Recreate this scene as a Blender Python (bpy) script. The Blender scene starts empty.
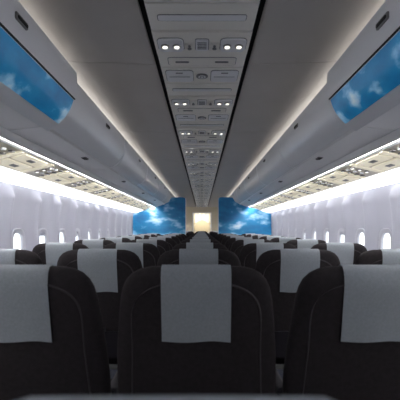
import bpy, math, random
from mathutils import Vector
random.seed(3)
CZ=1.25
Y0,Y1=-2.6,19.0
PITCH=1.0
# ---------------------------------------------------------------- materials
def mat(name,col,rough=0.6,bump=0.0,bscale=200,var=0.0,vscale=5,emit=None,estr=0,metal=0,spec=0.5):
    m=bpy.data.materials.new(name); m.use_nodes=True
    nt=m.node_tree; b=nt.nodes['Principled BSDF']
    b.inputs['Base Color'].default_value=(*col,1)
    b.inputs['Roughness'].default_value=rough
    b.inputs['Metallic'].default_value=metal
    b.inputs['Specular IOR Level'].default_value=spec
    tc=nt.nodes.new('ShaderNodeTexCoord')
    if var>0:
        n=nt.nodes.new('ShaderNodeTexNoise'); n.inputs['Scale'].default_value=vscale; n.inputs['Detail'].default_value=4
        nt.links.new(tc.outputs['Object'],n.inputs['Vector'])
        r=nt.nodes.new('ShaderNodeValToRGB')
        r.color_ramp.elements[0].position=.3; r.color_ramp.elements[1].position=.7
        r.color_ramp.elements[0].color=(*[c*(1-var) for c in col],1)
        r.color_ramp.elements[1].color=(*[min(1,c*(1+var)) for c in col],1)
        nt.links.new(n.outputs['Fac'],r.inputs['Fac']); nt.links.new(r.outputs['Color'],b.inputs['Base Color'])
    if bump>0:
        n=nt.nodes.new('ShaderNodeTexNoise'); n.inputs['Scale'].default_value=bscale
        nt.links.new(tc.outputs['Object'],n.inputs['Vector'])
        bp=nt.nodes.new('ShaderNodeBump'); bp.inputs['Strength'].default_value=bump; bp.inputs['Distance'].default_value=.002
        nt.links.new(n.outputs['Fac'],bp.inputs['Height']); nt.links.new(bp.outputs['Normal'],b.inputs['Normal'])
    if emit:
        b.inputs['Emission Color'].default_value=(*emit,1); b.inputs['Emission Strength'].default_value=estr
    return m
def sky_mat(name,scale,seed,glow=0):
    m=bpy.data.materials.new(name); m.use_nodes=True
    nt=m.node_tree; b=nt.nodes['Principled BSDF']; b.inputs['Roughness'].default_value=.35
    tc=nt.nodes.new('ShaderNodeTexCoord'); mp=nt.nodes.new('ShaderNodeMapping')
    mp.inputs['Location'].default_value=seed; mp.inputs['Scale'].default_value=(1,1,1.8)
    nt.links.new(tc.outputs['Object'],mp.inputs['Vector'])
    n=nt.nodes.new('ShaderNodeTexNoise'); n.inputs['Scale'].default_value=scale; n.inputs['Detail'].default_value=7; n.inputs['Roughness'].default_value=.5
    nt.links.new(mp.outputs['Vector'],n.inputs['Vector'])
    r=nt.nodes.new('ShaderNodeValToRGB'); e=r.color_ramp.elements
    e[0].position=.30; e[0].color=(.010,.15,.37,1)
    e[1].position=.72; e[1].color=(.85,.91,.95,1)
    k=e.new(.52); k.color=(.015,.24,.50,1)
    k=e.new(.60); k.color=(.26,.53,.76,1)
    nt.links.new(n.outputs['Fac'],r.inputs['Fac']); nt.links.new(r.outputs['Color'],b.inputs['Base Color'])
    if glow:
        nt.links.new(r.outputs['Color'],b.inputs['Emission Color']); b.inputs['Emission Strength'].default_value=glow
    return m
M_ceil=mat('ceiling_laminate',(.54,.50,.46),.55,.05,60,.03,3)
M_strip=mat('service_channel_plastic',(.86,.83,.76),.5,.04,80)
M_dark=mat('dark_gap',(.02,.02,.02),.8)
M_bin=mat('bin_plastic',(.88,.89,.91),.24,.03,60,.02,2)
M_binu=mat('bin_underside_plastic',(.84,.84,.84),.45,.03,60)
M_psu=mat('psu_cream_plastic',(.64,.58,.46),.45,.03,60)
M_wall=mat('sidewall_laminate',(.41,.42,.50),.55,.05,80,.02,4)
M_frame=mat('window_bezel_plastic',(.50,.51,.58),.45)
M_floor=mat('carpet_blue_grey',(.04,.045,.07),.95,.6,300,.3,40)
M_fab=mat('seat_fabric_charcoal',(.021,.0175,.020),.9,.5,500,.15,60,spec=.2)
M_shell=mat('seat_back_shell',(.018,.016,.022),.65,.3,300,spec=.3)
M_pipe=mat('seat_piping',(.032,.028,.032),.7)
M_cloth=mat('headrest_cloth',(.245,.268,.30),.9,.5,350,.07,120,spec=.2)
M_metal=mat('seat_leg_metal',(.35,.35,.37),.35,metal=1)
M_lens=mat('reading_lamp_lens',(.9,.9,.85),.2,emit=(1,.95,.85),estr=.7)
M_grey=mat('grey_plastic',(.20,.20,.20),.5)
M_light=mat('fluorescent_cool',(1,1,1),.5,emit=(.96,.97,1),estr=1.25)
M_fill=mat('added_fill_strip',(1,1,1),.5,emit=(1,.98,.96),estr=46)  # added emitter, brightens seats and bin undersides
M_gal=mat('galley_lamp',(1,1,1),.5,emit=(1,.92,.74),estr=7)
M_psu_glow=mat('psu_added_glow',(.72,.68,.56),.5,emit=(1,.92,.70),estr=.20)  # emission added so the service panels look lit
M_cove=mat('cove_tube',(1,1,1),.5,emit=(1,.98,.95),estr=1.4)
M_cream=mat('galley_cream',(.72,.64,.48),.5,.03,60)
M_sky1=sky_mat('sky_print',4.0,(3.1,.4,1.7),.12)  # slight glow added to brighten the blue; the print is no lamp
M_sky2=sky_mat('sky_mural',2.2,(1.3,6.2,.2))
def glassmat():
    m=bpy.data.materials.new('window_pane'); m.use_nodes=True; nt=m.node_tree
    for n in list(nt.nodes): nt.nodes.remove(n)
    o=nt.nodes.new('ShaderNodeOutputMaterial'); a=nt.nodes.new('ShaderNodeBsdfTransparent'); g=nt.nodes.new('ShaderNodeBsdfGlossy'); x=nt.nodes.new('ShaderNodeMixShader')
    g.inputs['Roughness'].default_value=.05; x.inputs[0].default_value=.06
    nt.links.new(a.outputs[0],x.inputs[1]); nt.links.new(g.outputs[0],x.inputs[2]); nt.links.new(x.outputs[0],o.inputs[0]); return m
M_glass=glassmat()
# ---------------------------------------------------------------- mesh builder
class MB:
    def __init__(s): s.v=[]; s.f=[]; s.m=[]; s.mats=[]; s.sm=[]
    def mi(s,m):
        if m not in s.mats: s.mats.append(m)
        return s.mats.index(m)
    def add(s,vs,fs,m,smooth=True):
        o=len(s.v); s.v+= [tuple(p) for p in vs]; k=s.mi(m)
        for f in fs: s.f.append([i+o for i in f]); s.m.append(k); s.sm.append(smooth)
    def rings(s,rings,m,close=True,cap0=False,cap1=False,smooth=True):
        n=len(rings[0]); vs=[p for r in rings for p in r]; fs=[]
        for i in range(len(rings)-1):
            for j in range(n if close else n-1):
                a=i*n+j; b=i*n+(j+1)%n; fs.append([a,b,b+n,a+n])
        if cap0: fs.append(list(range(n))[::-1])
        if cap1: fs.append([(len(rings)-1)*n+j for j in range(n)])
        s.add(vs,fs,m,smooth)
    def rbox(s,c,size,m,r=.01,seg=3,axis=2):
        ax=[i for i in range(3) if i!=axis]
        hx,hy,hz=size[ax[0]]/2,size[ax[1]]/2,size[axis]/2
        r=min(r,hx*.99,hy*.99); ch=min(r*.5,hz*.5)
        def ring(ins,z):
            out=[]
            for cx,cy,a0 in ((1,1,0),(-1,1,90),(-1,-1,180),(1,-1,270)):
                for k in range(seg+1):
                    a=math.radians(a0+90*k/seg); rr=max(r-ins,.0005)
                    p=[0,0,0]; p[ax[0]]=c[ax[0]]+cx*(hx-r)+rr*math.cos(a); p[ax[1]]=c[ax[1]]+cy*(hy-r)+rr*math.sin(a); p[axis]=c[axis]+z
                    out.append(tuple(p))
            return out
        s.rings([ring(ch,-hz),ring(0,-hz+ch),ring(0,hz-ch),ring(ch,hz)],m,True,True,True,False)
    def cyl(s,c,r,h,m,axis=2,n=16,r2=None):
        r2=r if r2 is None else r2; ax=[i for i in range(3) if i!=axis]
        def ring(rr,z):
            o=[]
            for k in range(n):
                a=2*math.pi*k/n; p=list(c); p[ax[0]]+=rr*math.cos(a); p[ax[1]]+=rr*math.sin(a); p[axis]+=z; o.append(tuple(p))
            return o
        s.rings([ring(r,-h/2),ring(r2,h/2)],m,True,True,True,False)
    def prism(s,prof,y0,y1,m,sx=1,close=True,caps=True,smooth=False,bev=0):
        rg=[[(sx*x,y,CZ+z) for x,z in prof] for y in (y0,y1)]
        s.rings(rg,m,close,caps,caps,smooth)
    def obj(s,name,auto=True):
        me=bpy.data.meshes.new(name); me.from_pydata(s.v,[],s.f)
        for m in s.mats: me.materials.append(m)
        me.polygons.foreach_set('material_index',s.m); me.polygons.foreach_set('use_smooth',s.sm)
        import bmesh
        bm=bmesh.new(); bm.from_mesh(me); bmesh.ops.recalc_face_normals(bm,faces=bm.faces); bm.to_mesh(me); bm.free()
        me.update()
        try:
            if auto: me.set_sharp_from_angle(angle=math.radians(40))
        except Exception: pass
        o=bpy.data.objects.new(name,me); bpy.context.scene.collection.objects.link(o); return o
def interp(pts,t):
    if t<=pts[0][0]: return pts[0][1]
    for (a,x),(b,y) in zip(pts,pts[1:]):
        if t<=b: 
            k=(t-a)/(b-a); return x+(y-x)*k
    return pts[-1][1]
def smoothprof(P,n=6):
    out=[]
    for i in range(len(P)-1):
        p0=P[max(i-1,0)];p1=P[i];p2=P[i+1];p3=P[min(i+2,len(P)-1)]
        for k in range(n):
            t=k/n; out.append(tuple(.5*((2*b)+(-a+c)*t+(2*a-5*b+4*c-d)*t*t+(-a+3*b-3*c+d)*t**3) for a,b,c,d in zip(p0,p1,p2,p3)))
    out.append(P[-1]); return out
# ---------------------------------------------------------------- shell
b=MB(); b.add([(-2.1,Y0,0),(2.1,Y0,0),(2.1,Y1+3,0),(-2.1,Y1+3,0),(-2.1,Y0,-.08),(2.1,Y0,-.08),(2.1,Y1+3,-.08),(-2.1,Y1+3,-.08)],[[0,1,2,3],[7,6,5,4],[0,4,5,1],[1,5,6,2],[2,6,7,3],[3,7,4,0]],M_floor,False); b.obj('floor')
WP=smoothprof([(1.84,-1.25),(1.90,-.85),(1.955,-.45),(1.975,-.1),(1.96,.2),(1.925,.43),(1.93,.9),(1.93,1.22)],6)
WZ=sorted([(z,x) for x,z in WP])
WPITCH=.62; WZC=-.195; WH=.15; WW=.105
wins=[Y0+.35+i*WPITCH for i in range(int((Y1-Y0-.4)/WPITCH))]
def wallx(z,y):
    x=interp(WZ,z)
    k=((y-wins[0])/WPITCH)%1.0; d=abs(k-.5)*WPITCH
    amp=.085*max(0,min(1,(.44-z)/.12))*max(0,min(1,(z+.9)/.3))
    return x-amp*math.exp(-(d/.09)**2)
zs=[-1.25+i*.0245 for i in range(102)]
ny=int((Y1+3-Y0)/.031)
for side,sx in (('left',-1),('right',1)):
    b=MB(); vs=[];fs=[]
    for j in range(ny+1):
        y=Y0+(Y1+3-Y0)*j/ny
        for z in zs: vs.append((sx*wallx(z,y),y,CZ+z))
    nz=len(zs)
    for j in range(ny):
        y=Y0+(Y1+3-Y0)*(j+.5)/ny
        wi=round((y-wins[0])/WPITCH)
        yy=y-(wins[0]+wi*WPITCH) if 0<=wi<len(wins) else 9
        for i in range(nz-1):
            z=(zs[i]+zs[i+1])/2-WZC
            if abs(yy/(WW+.012))**3.2+abs(z/(WH+.012))**3.2<1: continue
            a=j*nz+i; fs.append([a,a+1,a+nz+1,a+nz])
    b.add(vs,fs,M_wall); b.obj('wall_'+side)
    b=MB(); b.prism([(1.80,-1.25),(1.885,-1.25),(1.90,-1.02),(1.87,-1.0)],Y0,Y1,M_grey,sx); b.obj('baseboard_'+side)
wn=0
for sx in (-1,1):
    for w in wins:
        wn+=1; b=MB()
        def loop(a,h,off,n=36,p=3.2):
            o=[]
            for k in range(n):
                t=2*math.pi*k/n; c,s_=math.cos(t),math.sin(t)
                u=math.copysign(abs(c)**(2/p),c)*a; v=math.copysign(abs(s_)**(2/p),s_)*h
                o.append((sx*(interp(WZ,WZC+v)+off),w+u,CZ+WZC+v))
            return o
        b.rings([loop(WW+.05,WH+.05,.006),loop(WW+.045,WH+.045,-.008),loop(WW+.01,WH+.01,-.008),loop(WW-.003,WH-.003,.0),loop(WW-.008,WH-.008,.022)],M_frame)
        L=loop(WW-.008,WH-.008,.022); b.add(L,[list(range(len(L)))],M_glass)
        hd=random.choice([.0,.0,.0,.05,.09])
        if hd: b.add([(sx*(interp(WZ,WZC)+.028),w-WW+.01,CZ+WZC+WH-.01),(sx*(interp(WZ,WZC)+.028),w+WW-.01,CZ+WZC+WH-.01),(sx*(interp(WZ,WZC)+.028),w+WW-.01,CZ+WZC+WH-hd),(sx*(interp(WZ,WZC)+.028),w-WW+.01,CZ+WZC+WH-hd)],[[0,1,2,3]],M_frame)
        b.obj('window_%d'%wn)
b=MB()
for sx in (-1,1):
    P=smoothprof([(.318,1.115),(.34,1.10),(.55,1.11),(.80,1.115),(.95,1.13),(1.2,1.16),(1.6,1.18),(1.94,1.2)],5)
    bounds=[Y0]+[ -1.03+1.75*i for i in range(0,14) if -1.03+1.75*i<Y1+3]+[Y1+3]
    for a,c in zip(bounds,bounds[1:]):
        prof=P+[(x,z+.02) for x,z in reversed(P)]
        b.prism(prof,a+.004,c-.004,M_ceil,sx,True,True,True)
b.prism([(-1.95,1.22),(1.95,1.22),(1.95,1.30),(-1.95,1.30)],Y0,Y1+3,M_dark)
b.prism([(-.36,1.15),(.36,1.15),(.36,1.16),(-.36,1.16)],Y0,Y1+3,M_dark)
b.obj('ceiling')
# central service channel
b=MB()
def plate(y0,y1,hw=.283,z=1.10,m=M_strip):
    P=[(-hw,z+.02),(-hw,z+.006),(-hw+.012,z),(hw-.012,z),(hw,z+.006),(hw,z+.02)]
    b.prism(P,y0,y1,m)
def onZ(x,y,w,l,t,m,r=.012,z=1.10): b.rbox((x,y,CZ+z-t/2+.001),(w,l,t),m,r)
def rim(x,y,w,l,t,m,r=.012,z=1.10):
    onZ(x,y,w+.008,l+.010,.003,M_grey,r+.004,z); onZ(x,y,w,l,t,m,r,z)
k=-4
while True:
    yc=2.19+k*1.0
    if yc>Y1-.5: break
    if yc-.3>Y0:
        plate(yc-.135,yc+.135,z=1.094)
        for s_ in (-1,1):
            rim(s_*.185,yc,.15,.15,.010,M_binu,.03,1.094)
            for q in (.15,.22):
                b.cyl((s_*q,yc,CZ+1.082),.024,.008,M_grey); b.cyl((s_*q,yc,CZ+1.077),.016,.006,M_lens)
            onZ(s_*.075,yc+.02,.05,.09,.008,M_strip,.01,1.094)
            b.cyl((s_*.075,yc+.03,CZ+1.083),.012,.006,M_grey)
            b.cyl((s_*.075,yc-.0,CZ+1.083),.008,.006,M_grey)
        rim(0,yc,.075,.13,.008,M_binu,.012,1.094)
        for q in range(5): onZ(0,yc-.036+q*.018,.055,.006,.003,M_grey,.002,1.086)
        plate(yc+.145,yc+.32)
        rim(0,yc+.232,.44,.11,.005,M_strip,.02)
        for q in (-.13,.13): onZ(q,yc+.232,.09,.018,.006,M_grey,.009,1.096)
        plate(yc+.33,yc+.60)
        for s_ in (-1,1):
            rim(s_*.16,yc+.465,.19,.19,.007,M_binu,.025)
            onZ(s_*.16,yc+.40,.05,.012,.004,M_grey,.004,1.093)
            onZ(s_*.16,yc+.465,.15,.004,.003,M_grey,.001,1.093)
        b.cyl((0,yc+.465,CZ+1.097),.042,.006,M_grey,n=24)
        for q in range(4): b.cyl((0,yc+.465,CZ+1.0935-.0005*q),.036-.009*q,.003,M_binu if q%2 else M_grey,n=20)
        plate(yc+.61,yc+.855)
        rim(0,yc+.73,.46,.05,.005,M_binu,.012)
    k+=1
b.prism([(-.283,1.125),(.283,1.125),(.283,1.135),(-.283,1.135)],Y0,Y1,M_strip)
b.obj('ceiling_service_panel')
# ---------------------------------------------------------------- overhead bins
FACE=smoothprof([(.888,1.035),(.884,.97),(.892,.885),(.925,.795),(.985,.728),(1.05,.695)],5)
UNDER=smoothprof([(1.05,.695),(1.15,.680),(1.25,.671),(1.295,.665)],3)
def offs(P,d):
    o=[]
    for i,p in enumerate(P):
        a=P[max(i-1,0)];c=P[min(i+1,len(P)-1)]
        tx,tz=c[0]-a[0],c[1]-a[1]; L=math.hypot(tx,tz); o.append((p[0]+tz/L*d,p[1]-tx/L*d))
    return o
seams=[2.47+1.75*i for i in range(-3,10)]
for sx in (-1,1):
    for a,c in zip(seams,seams[1:]):
        c=min(c,Y1-.02); a=max(a,Y0+.02)
        if c-a<.2: continue
        near = c<2.6
        b=MB()
        g=.006
        inner=offs(FACE,-.02)
        body=[(.92,1.04)]+inner+UNDER[1:]+[(1.33,.70),(1.86,.67),(1.86,1.06)]
        b.prism(body,a+g,c-g,M_bin,sx,True,True,False)
        U=offs([inner[-1]]+UNDER[1:],.006)
        b.prism(U+list(reversed(offs(U,-.012))),a+g,c-g,M_binu,sx,True,True,True)
        ex=.05 if near else 0.0
        D=offs(FACE,ex); D2=offs(FACE,-.02)
        b.prism(D+list(reversed(D2)),a+.012,c-.012,M_bin,sx,True,True,True)
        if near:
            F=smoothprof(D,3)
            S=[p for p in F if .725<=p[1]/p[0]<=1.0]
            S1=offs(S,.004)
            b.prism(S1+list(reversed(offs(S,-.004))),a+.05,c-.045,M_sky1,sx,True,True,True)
            T=[p for p in F if 1.00<=p[1]/p[0]<=1.02]; T1=offs(T,.008)
            if len(T)>1: b.prism(T1+list(reversed(T)),a+.03,c-.03,M_dark,sx,True,True,False)
        ym=(a+c)/2+.1
        zl=.955; xl=.886-ex-.002
        b.rbox((sx*(xl-.002),ym,CZ+zl),(.014,.11,.034),M_grey,.008,axis=0)
        b.rbox((sx*(xl-.010),ym,CZ+zl-.003),(.008,.09,.016),M_dark,.005,axis=0)
        b.rbox((sx*1.13,ym+.1,CZ+.677),(.05,.10,.012),M_grey,.006)
        b.rbox((sx*1.13,ym+.1,CZ+.670),(.036,.085,.006),M_dark,.004)
        b.obj('overhead_bin')
    b=MB()
    b.prism([(1.30,.66),(1.318,.612),(1.330,.600),(1.338,.603),(1.338,.632),(1.42,.614),(1.425,.618),(1.42,.66)],Y0,Y1,M_binu,sx)  # inner lip shaped to hide the added emitter from view
    R=[(1.42,.625),(1.76,.545),(1.76,.58),(1.42,.66)]
    y=Y0+.1; i=0
    def zr(x): return .625-(x-1.42)*.235
    while y<Y1-.5:
        b.prism(R,y+.004,y+.496,M_psu,sx)
        if i%2==0:
            for q in (1.50,1.57,1.64):
                b.cyl((sx*q,y+.16,CZ+zr(q)-.006),.022,.014,M_grey); b.cyl((sx*q,y+.16,CZ+zr(q)-.013),.014,.008,M_lens)
                b.cyl((sx*q,y+.28,CZ+zr(q)-.006),.018,.016,M_binu,r2=.022)
            for q in (1.49,1.56,1.63,1.69): b.rbox((sx*q,y+.38,CZ+zr(q)-.004),(.035,.05,.012),M_grey,.006)
            for ya,yb in ((y+.43,y+.485),(y+.015,y+.09)):
                b.prism([(1.44,.62-.012),(1.74,.62-.012-.0705),(1.74,.56),(1.44,.625)],ya,yb,M_psu_glow,sx)
        else:
            for q0,q1 in ((1.45,1.57),(1.60,1.72)):
                b.prism([(q0,zr(q0)-.012),(q1,zr(q1)-.012),(q1,zr(q1)+.005),(q0,zr(q0)+.005)],y+.03,y+.47,M_psu_glow,sx)
                b.prism([(q0+.04,zr(q0+.04)-.016),(q1-.04,zr(q1-.04)-.016),(q1-.04,zr(q1-.04)-.01),(q0+.04,zr(q0+.04)-.01)],y+.20,y+.30,M_grey,sx)
        y+=.5; i+=1
    b.prism([(1.352,.630),(1.378,.6235),(1.378,.6205),(1.352,.6265)],Y0+.02,Y1-.02,M_fill,sx)  # added fill emitter, out of sight behind the lip
    b.obj('passenger_service_panel')
    b=MB(); P=[(1.765,.54),(1.80,.515),(1.86,.462),(1.905,.445),(1.915,.46),(1.87,.48),(1.80,.54)]; b.prism(P,Y0+.02,Y1-.02,M_light,sx,smooth=True); b.obj('sidewall_light_strip')
    b=MB(); b.prism([(1.80,.60),(1.92,.60),(1.92,.47),(1.90,.47),(1.90,.58),(1.80,.58)],Y0+.02,Y1-.02,M_binu,sx); b.obj('trim_%d'%(1 if sx<0 else 2))
    b=MB(); b.prism([(1.00,1.062),(1.04,1.062),(1.04,1.085),(1.00,1.085)],Y0+.02,Y1-.02,M_cove,sx); b.obj('cove_light_strip')
# ---------------------------------------------------------------- end walls
b=MB(); b.rbox((0,Y0-.04,1.25),(4.2,.06,2.6),M_ceil,.01,axis=1); b.obj('wall_back')
b=MB()
b.rbox((-1.2,Y1+.05,1.2),(1.5,.08,2.4),M_cream,.01,axis=1); b.rbox((1.2,Y1+.05,1.2),(1.5,.08,2.4),M_cream,.01,axis=1); b.rbox((0,Y1+.05,2.22),(.9,.08,.34),M_cream,.01,axis=1)
b.obj('wall_front')
b=MB()
for s_ in (-1,1): b.rbox((s_*.47,Y1-.02,1.02),(.06,.07,2.04),M_binu,.01,axis=1)
b.rbox((0,Y1-.02,2.06),(1.0,.07,.05),M_binu,.01,axis=1); b.obj('trim_3')
b=MB(); b.rbox((0,Y1+2.6,1.2),(3.6,.3,2.4),M_cream,.02,axis=1)
for i in range(4):
    for j in range(3): b.rbox((-.68+i*.45,Y1+2.43,.5+j*.68),(.41,.04,.6),M_binu,.03,axis=1); b.rbox((-.68+i*.45,Y1+2.40,.72+j*.68),(.12,.02,.03),M_metal,.01,axis=1)
b.cyl((0,Y1+2.37,1.3),.42,.04,M_cream,axis=1,n=40)
b.obj('galley_cabinet')
b=MB(); b.rbox((0,Y1+1.4,2.28),(.8,1.2,.04),M_gal,.02); b.obj('galley_ceiling_light')
b=MB(); b.rbox((0,Y1+2.8,1.25),(4.2,.06,2.6),M_cream,.01,axis=1); b.obj('wall_galley')
YD=10.25
for sx in (-1,1):
    b=MB()
    out=[(.46,-1.25),(1.82,-1.25),(1.90,-.7),(1.93,-.1),(1.92,.40),(1.85,.43),(1.42,.57),(1.30,.59),(1.05,.67),(.93,.74),(.85,.86),(.54,.87),(.475,.85),(.46,.80)]
    b.prism(out,YD,YD+.05,M_sky2,sx,bev=0)
    b.prism([(.445,-1.25),(.46,-1.25),(.46,.84),(.445,.84)],YD-.005,YD+.055,M_binu,sx)
    b.obj('cabin_divider')
# ---------------------------------------------------------------- seat
H=1.118
OUT=[(-.72,.245),(-.62,.262),(-.56,.282),(-.5,.294),(-.42,.294),(-.3,.288),(-.2,.278),(-.12,.268),(-.075,.258),(-.045,.244),(-.022,.222),(-.008,.195),(0,.16)]
TH=[(-.72,.10),(-.5,.12),(-.3,.115),(-.15,.11),(-.075,.105),(-.045,.095),(-.022,.078),(-.008,.055),(0,.03)]
lean=math.tan(math.radians(13))
def yc(z): return .06-lean*z
def rear(x,z):
    w=interp(OUT,z); t=interp(TH,z)/2; k=min(abs(x)/w,.98)
    return yc(z)-t*(1-k**3.4)**(1/3.4)
def front(x,z):
    w=interp(OUT,z); t=interp(TH,z)/2; k=min(abs(x)/w,.98)
    return yc(z)+t*(1-k**3.4)**(1/3.4)
def build_seat():
    b=MB()
    zz=[-.72,-.66,-.6,-.55,-.5,-.46,-.42,-.36,-.3,-.25,-.2,-.16,-.12,-.095,-.075,-.06,-.045,-.032,-.022,-.014,-.008,-.003,0]
    rg=[]
    for z in zz:
        w=interp(OUT,z);t=interp(TH,z)/2; r=[]
        for k in range(40):
            a=2*math.pi*k/40; c,s_=math.cos(a),math.sin(a); p=3.4
            r.append((math.copysign(abs(c)**(2/p),c)*w,yc(z)+math.copysign(abs(s_)**(2/p),s_)*t,H+z))
        rg.append(r)
    b.rings(rg,M_fab,True,True,True)
    path=[]
    for k in range(41):
        a=math.pi*k/40
        x=-math.cos(a)
        path.append((x*.225, -.30+.255*math.sin(a)**.35 if 0<k<40 else -.30))
    path=[(-.235,-.66)]+[(-.235,-.5)]+path+[(.235,-.5),(.235,-.66)]
    rr=[]
    for (x,z) in path:
        y=rear(x,z); rr.append([(x+.003*math.cos(q*math.pi/3),y+.0025*math.sin(q*math.pi/3)-.001,H+z+.003*math.cos(q*math.pi/3)) for q in range(6)])
    b.rings(rr,M_pipe)
    def slab(x0,x1,z0,z1,th,m):
        pts=[(x0,z0),(x1,z0),(x1,z1),(x0,z1)]
        A=[(x,yc(z)-interp(TH,z)/2-th,H+z) for x,z in pts]; B=[(x*1.02,yc(z)-interp(TH,z)/2+.012,H+z) for x,z in pts]
        b.rings([A,B],m,True,True,False,False)
    slab(-.20,.20,-.70,-.52,.018,M_shell)
    slab(-.03,.03,-.518,-.495,.022,M_shell)
    rg=[]
    for z,k in ((-.27,.6),(-.255,.9),(-.2,1),(-.1,1),(-.05,.92),(-.03,.6)):
        w=.17*k**.3; t=.05*k; y0=yc(z)+interp(TH,z)/2-.02
        rg.append([(math.copysign(abs(math.cos(a))**.6,math.cos(a))*w,y0+math.copysign(abs(math.sin(a))**.6,math.sin(a))*t*.8,H+z) for a in [2*math.pi*q/24 for q in range(24)]])
    b.rings(rg,M_fab,True,True,True)
    rows=[]
    zs_=[-.262+.262*i/14 for i in range(14)]+[-.012,-.005]
    nx=14
    prof=[('r',z) for z in zs_]+[('t',0)]+[('f',z) for z in (-.008,-.03,-.06,-.1,-.15,-.2)]
    for kind,z in prof:
        row=[]
        for i in range(nx+1):
            u=i/nx*2-1; x=u*.119
            fl=max(0,-(z+.10))/.16
            if kind=='r':
                y=rear(x,z)-.005-.006*fl*(.6+.4*math.sin(u*5+1))
                zz_=min(z+(.003*math.sin(u*4) if z<-.26 else 0),0)
                row.append((x,y,H+zz_+.004*(1 if z>-.02 else 0)))
            elif kind=='t': row.append((x,yc(0),H+.006))
            else: row.append((x,front(x,z)+(.005 if z>-.02 else .03 if z>-.24 else .005),H+z+.004*(1 if z>-.02 else 0)))
        rows.append(row)
    b.rings(rows,M_cloth,False)
    rows2=[[(x,y+.003,z-.001) for x,y,z in r] for i,r in enumerate(rows[:16])]
    b.rings(rows2,M_cloth,False)
    y0=yc(-.66)+.04
    rg=[]
    for y,k in ((y0,.8),(y0+.02,1),(y0+.38,1),(y0+.45,.95),(y0+.48,.6)):
        rg.append([(math.copysign(abs(math.cos(a))**.45,math.cos(a))*.245*(.9+.1*k),y,.40+math.copysign(abs(math.sin(a))**.45,math.sin(a))*.07*k) for a in [2*math.pi*q/28 for q in range(28)]])
    b.rings(rg,M_fab,True,True,True)
    b.rbox((0,y0+.22,.315),(.47,.42,.04),M_grey,.02)
    for s_ in (-1,1):
        b.rbox((s_*.282,y0+.17,.60),(.044,.40,.045),M_shell,.018,axis=1)
        b.rbox((s_*.282,y0+.02,.46),(.03,.07,.26),M_shell,.01)
        b.rbox((s_*.282,y0+.2,.34),(.03,.42,.06),M_shell,.01,axis=0)
        b.rbox((s_*.18,y0+.06,.15),(.035,.045,.30),M_metal,.008); b.rbox((s_*.18,y0+.38,.15),(.035,.045,.30),M_metal,.008)
        b.rbox((s_*.18,y0+.22,.015),(.045,.44,.03),M_metal,.01); b.rbox((s_*.18,y0+.22,.20),(.025,.32,.03),M_metal,.01)
    return b.obj('airline_seat')
seat=build_seat()
first=True
def place(x,y):
    global first
    if first: o=seat; first=False
    else: o=bpy.data.objects.new('airline_seat',seat.data); bpy.context.scene.collection.objects.link(o)
    o.location=(x,y,0)
S=.62
for r in range(0,18):
    for c in (-2,-1,0,1,2):
        y=1.22+(r-1)*PITCH
        if r==0: y=.205
        if c!=0 and y>9.4 and y<10.4: continue
        if y>17.8: continue
        place(-.02+c*S,y)
# ---------------------------------------------------------------- world / camera
w=bpy.data.worlds.new('sky'); bpy.context.scene.world=w; w.use_nodes=True
bg=w.node_tree.nodes['Background']; bg.inputs[0].default_value=(.92,.96,1,1); bg.inputs[1].default_value=1.3
cd=bpy.data.cameras.new('camera'); cam=bpy.data.objects.new('camera',cd); bpy.context.scene.collection.objects.link(cam)
cam.location=(0,0,CZ); cam.rotation_euler=(math.pi/2,0,0)
cd.sensor_width=36; cd.lens=368/400*36; cd.shift_x=-.005; cd.shift_y=.071; cd.clip_start=.01
cd.dof.use_dof=True; cd.dof.focus_distance=3.0; cd.dof.aperture_fstop=5.0
bpy.context.scene.camera=cam
sc=bpy.context.scene
sc.view_settings.view_transform='Standard'; sc.view_settings.look='None'; sc.view_settings.exposure=1.0
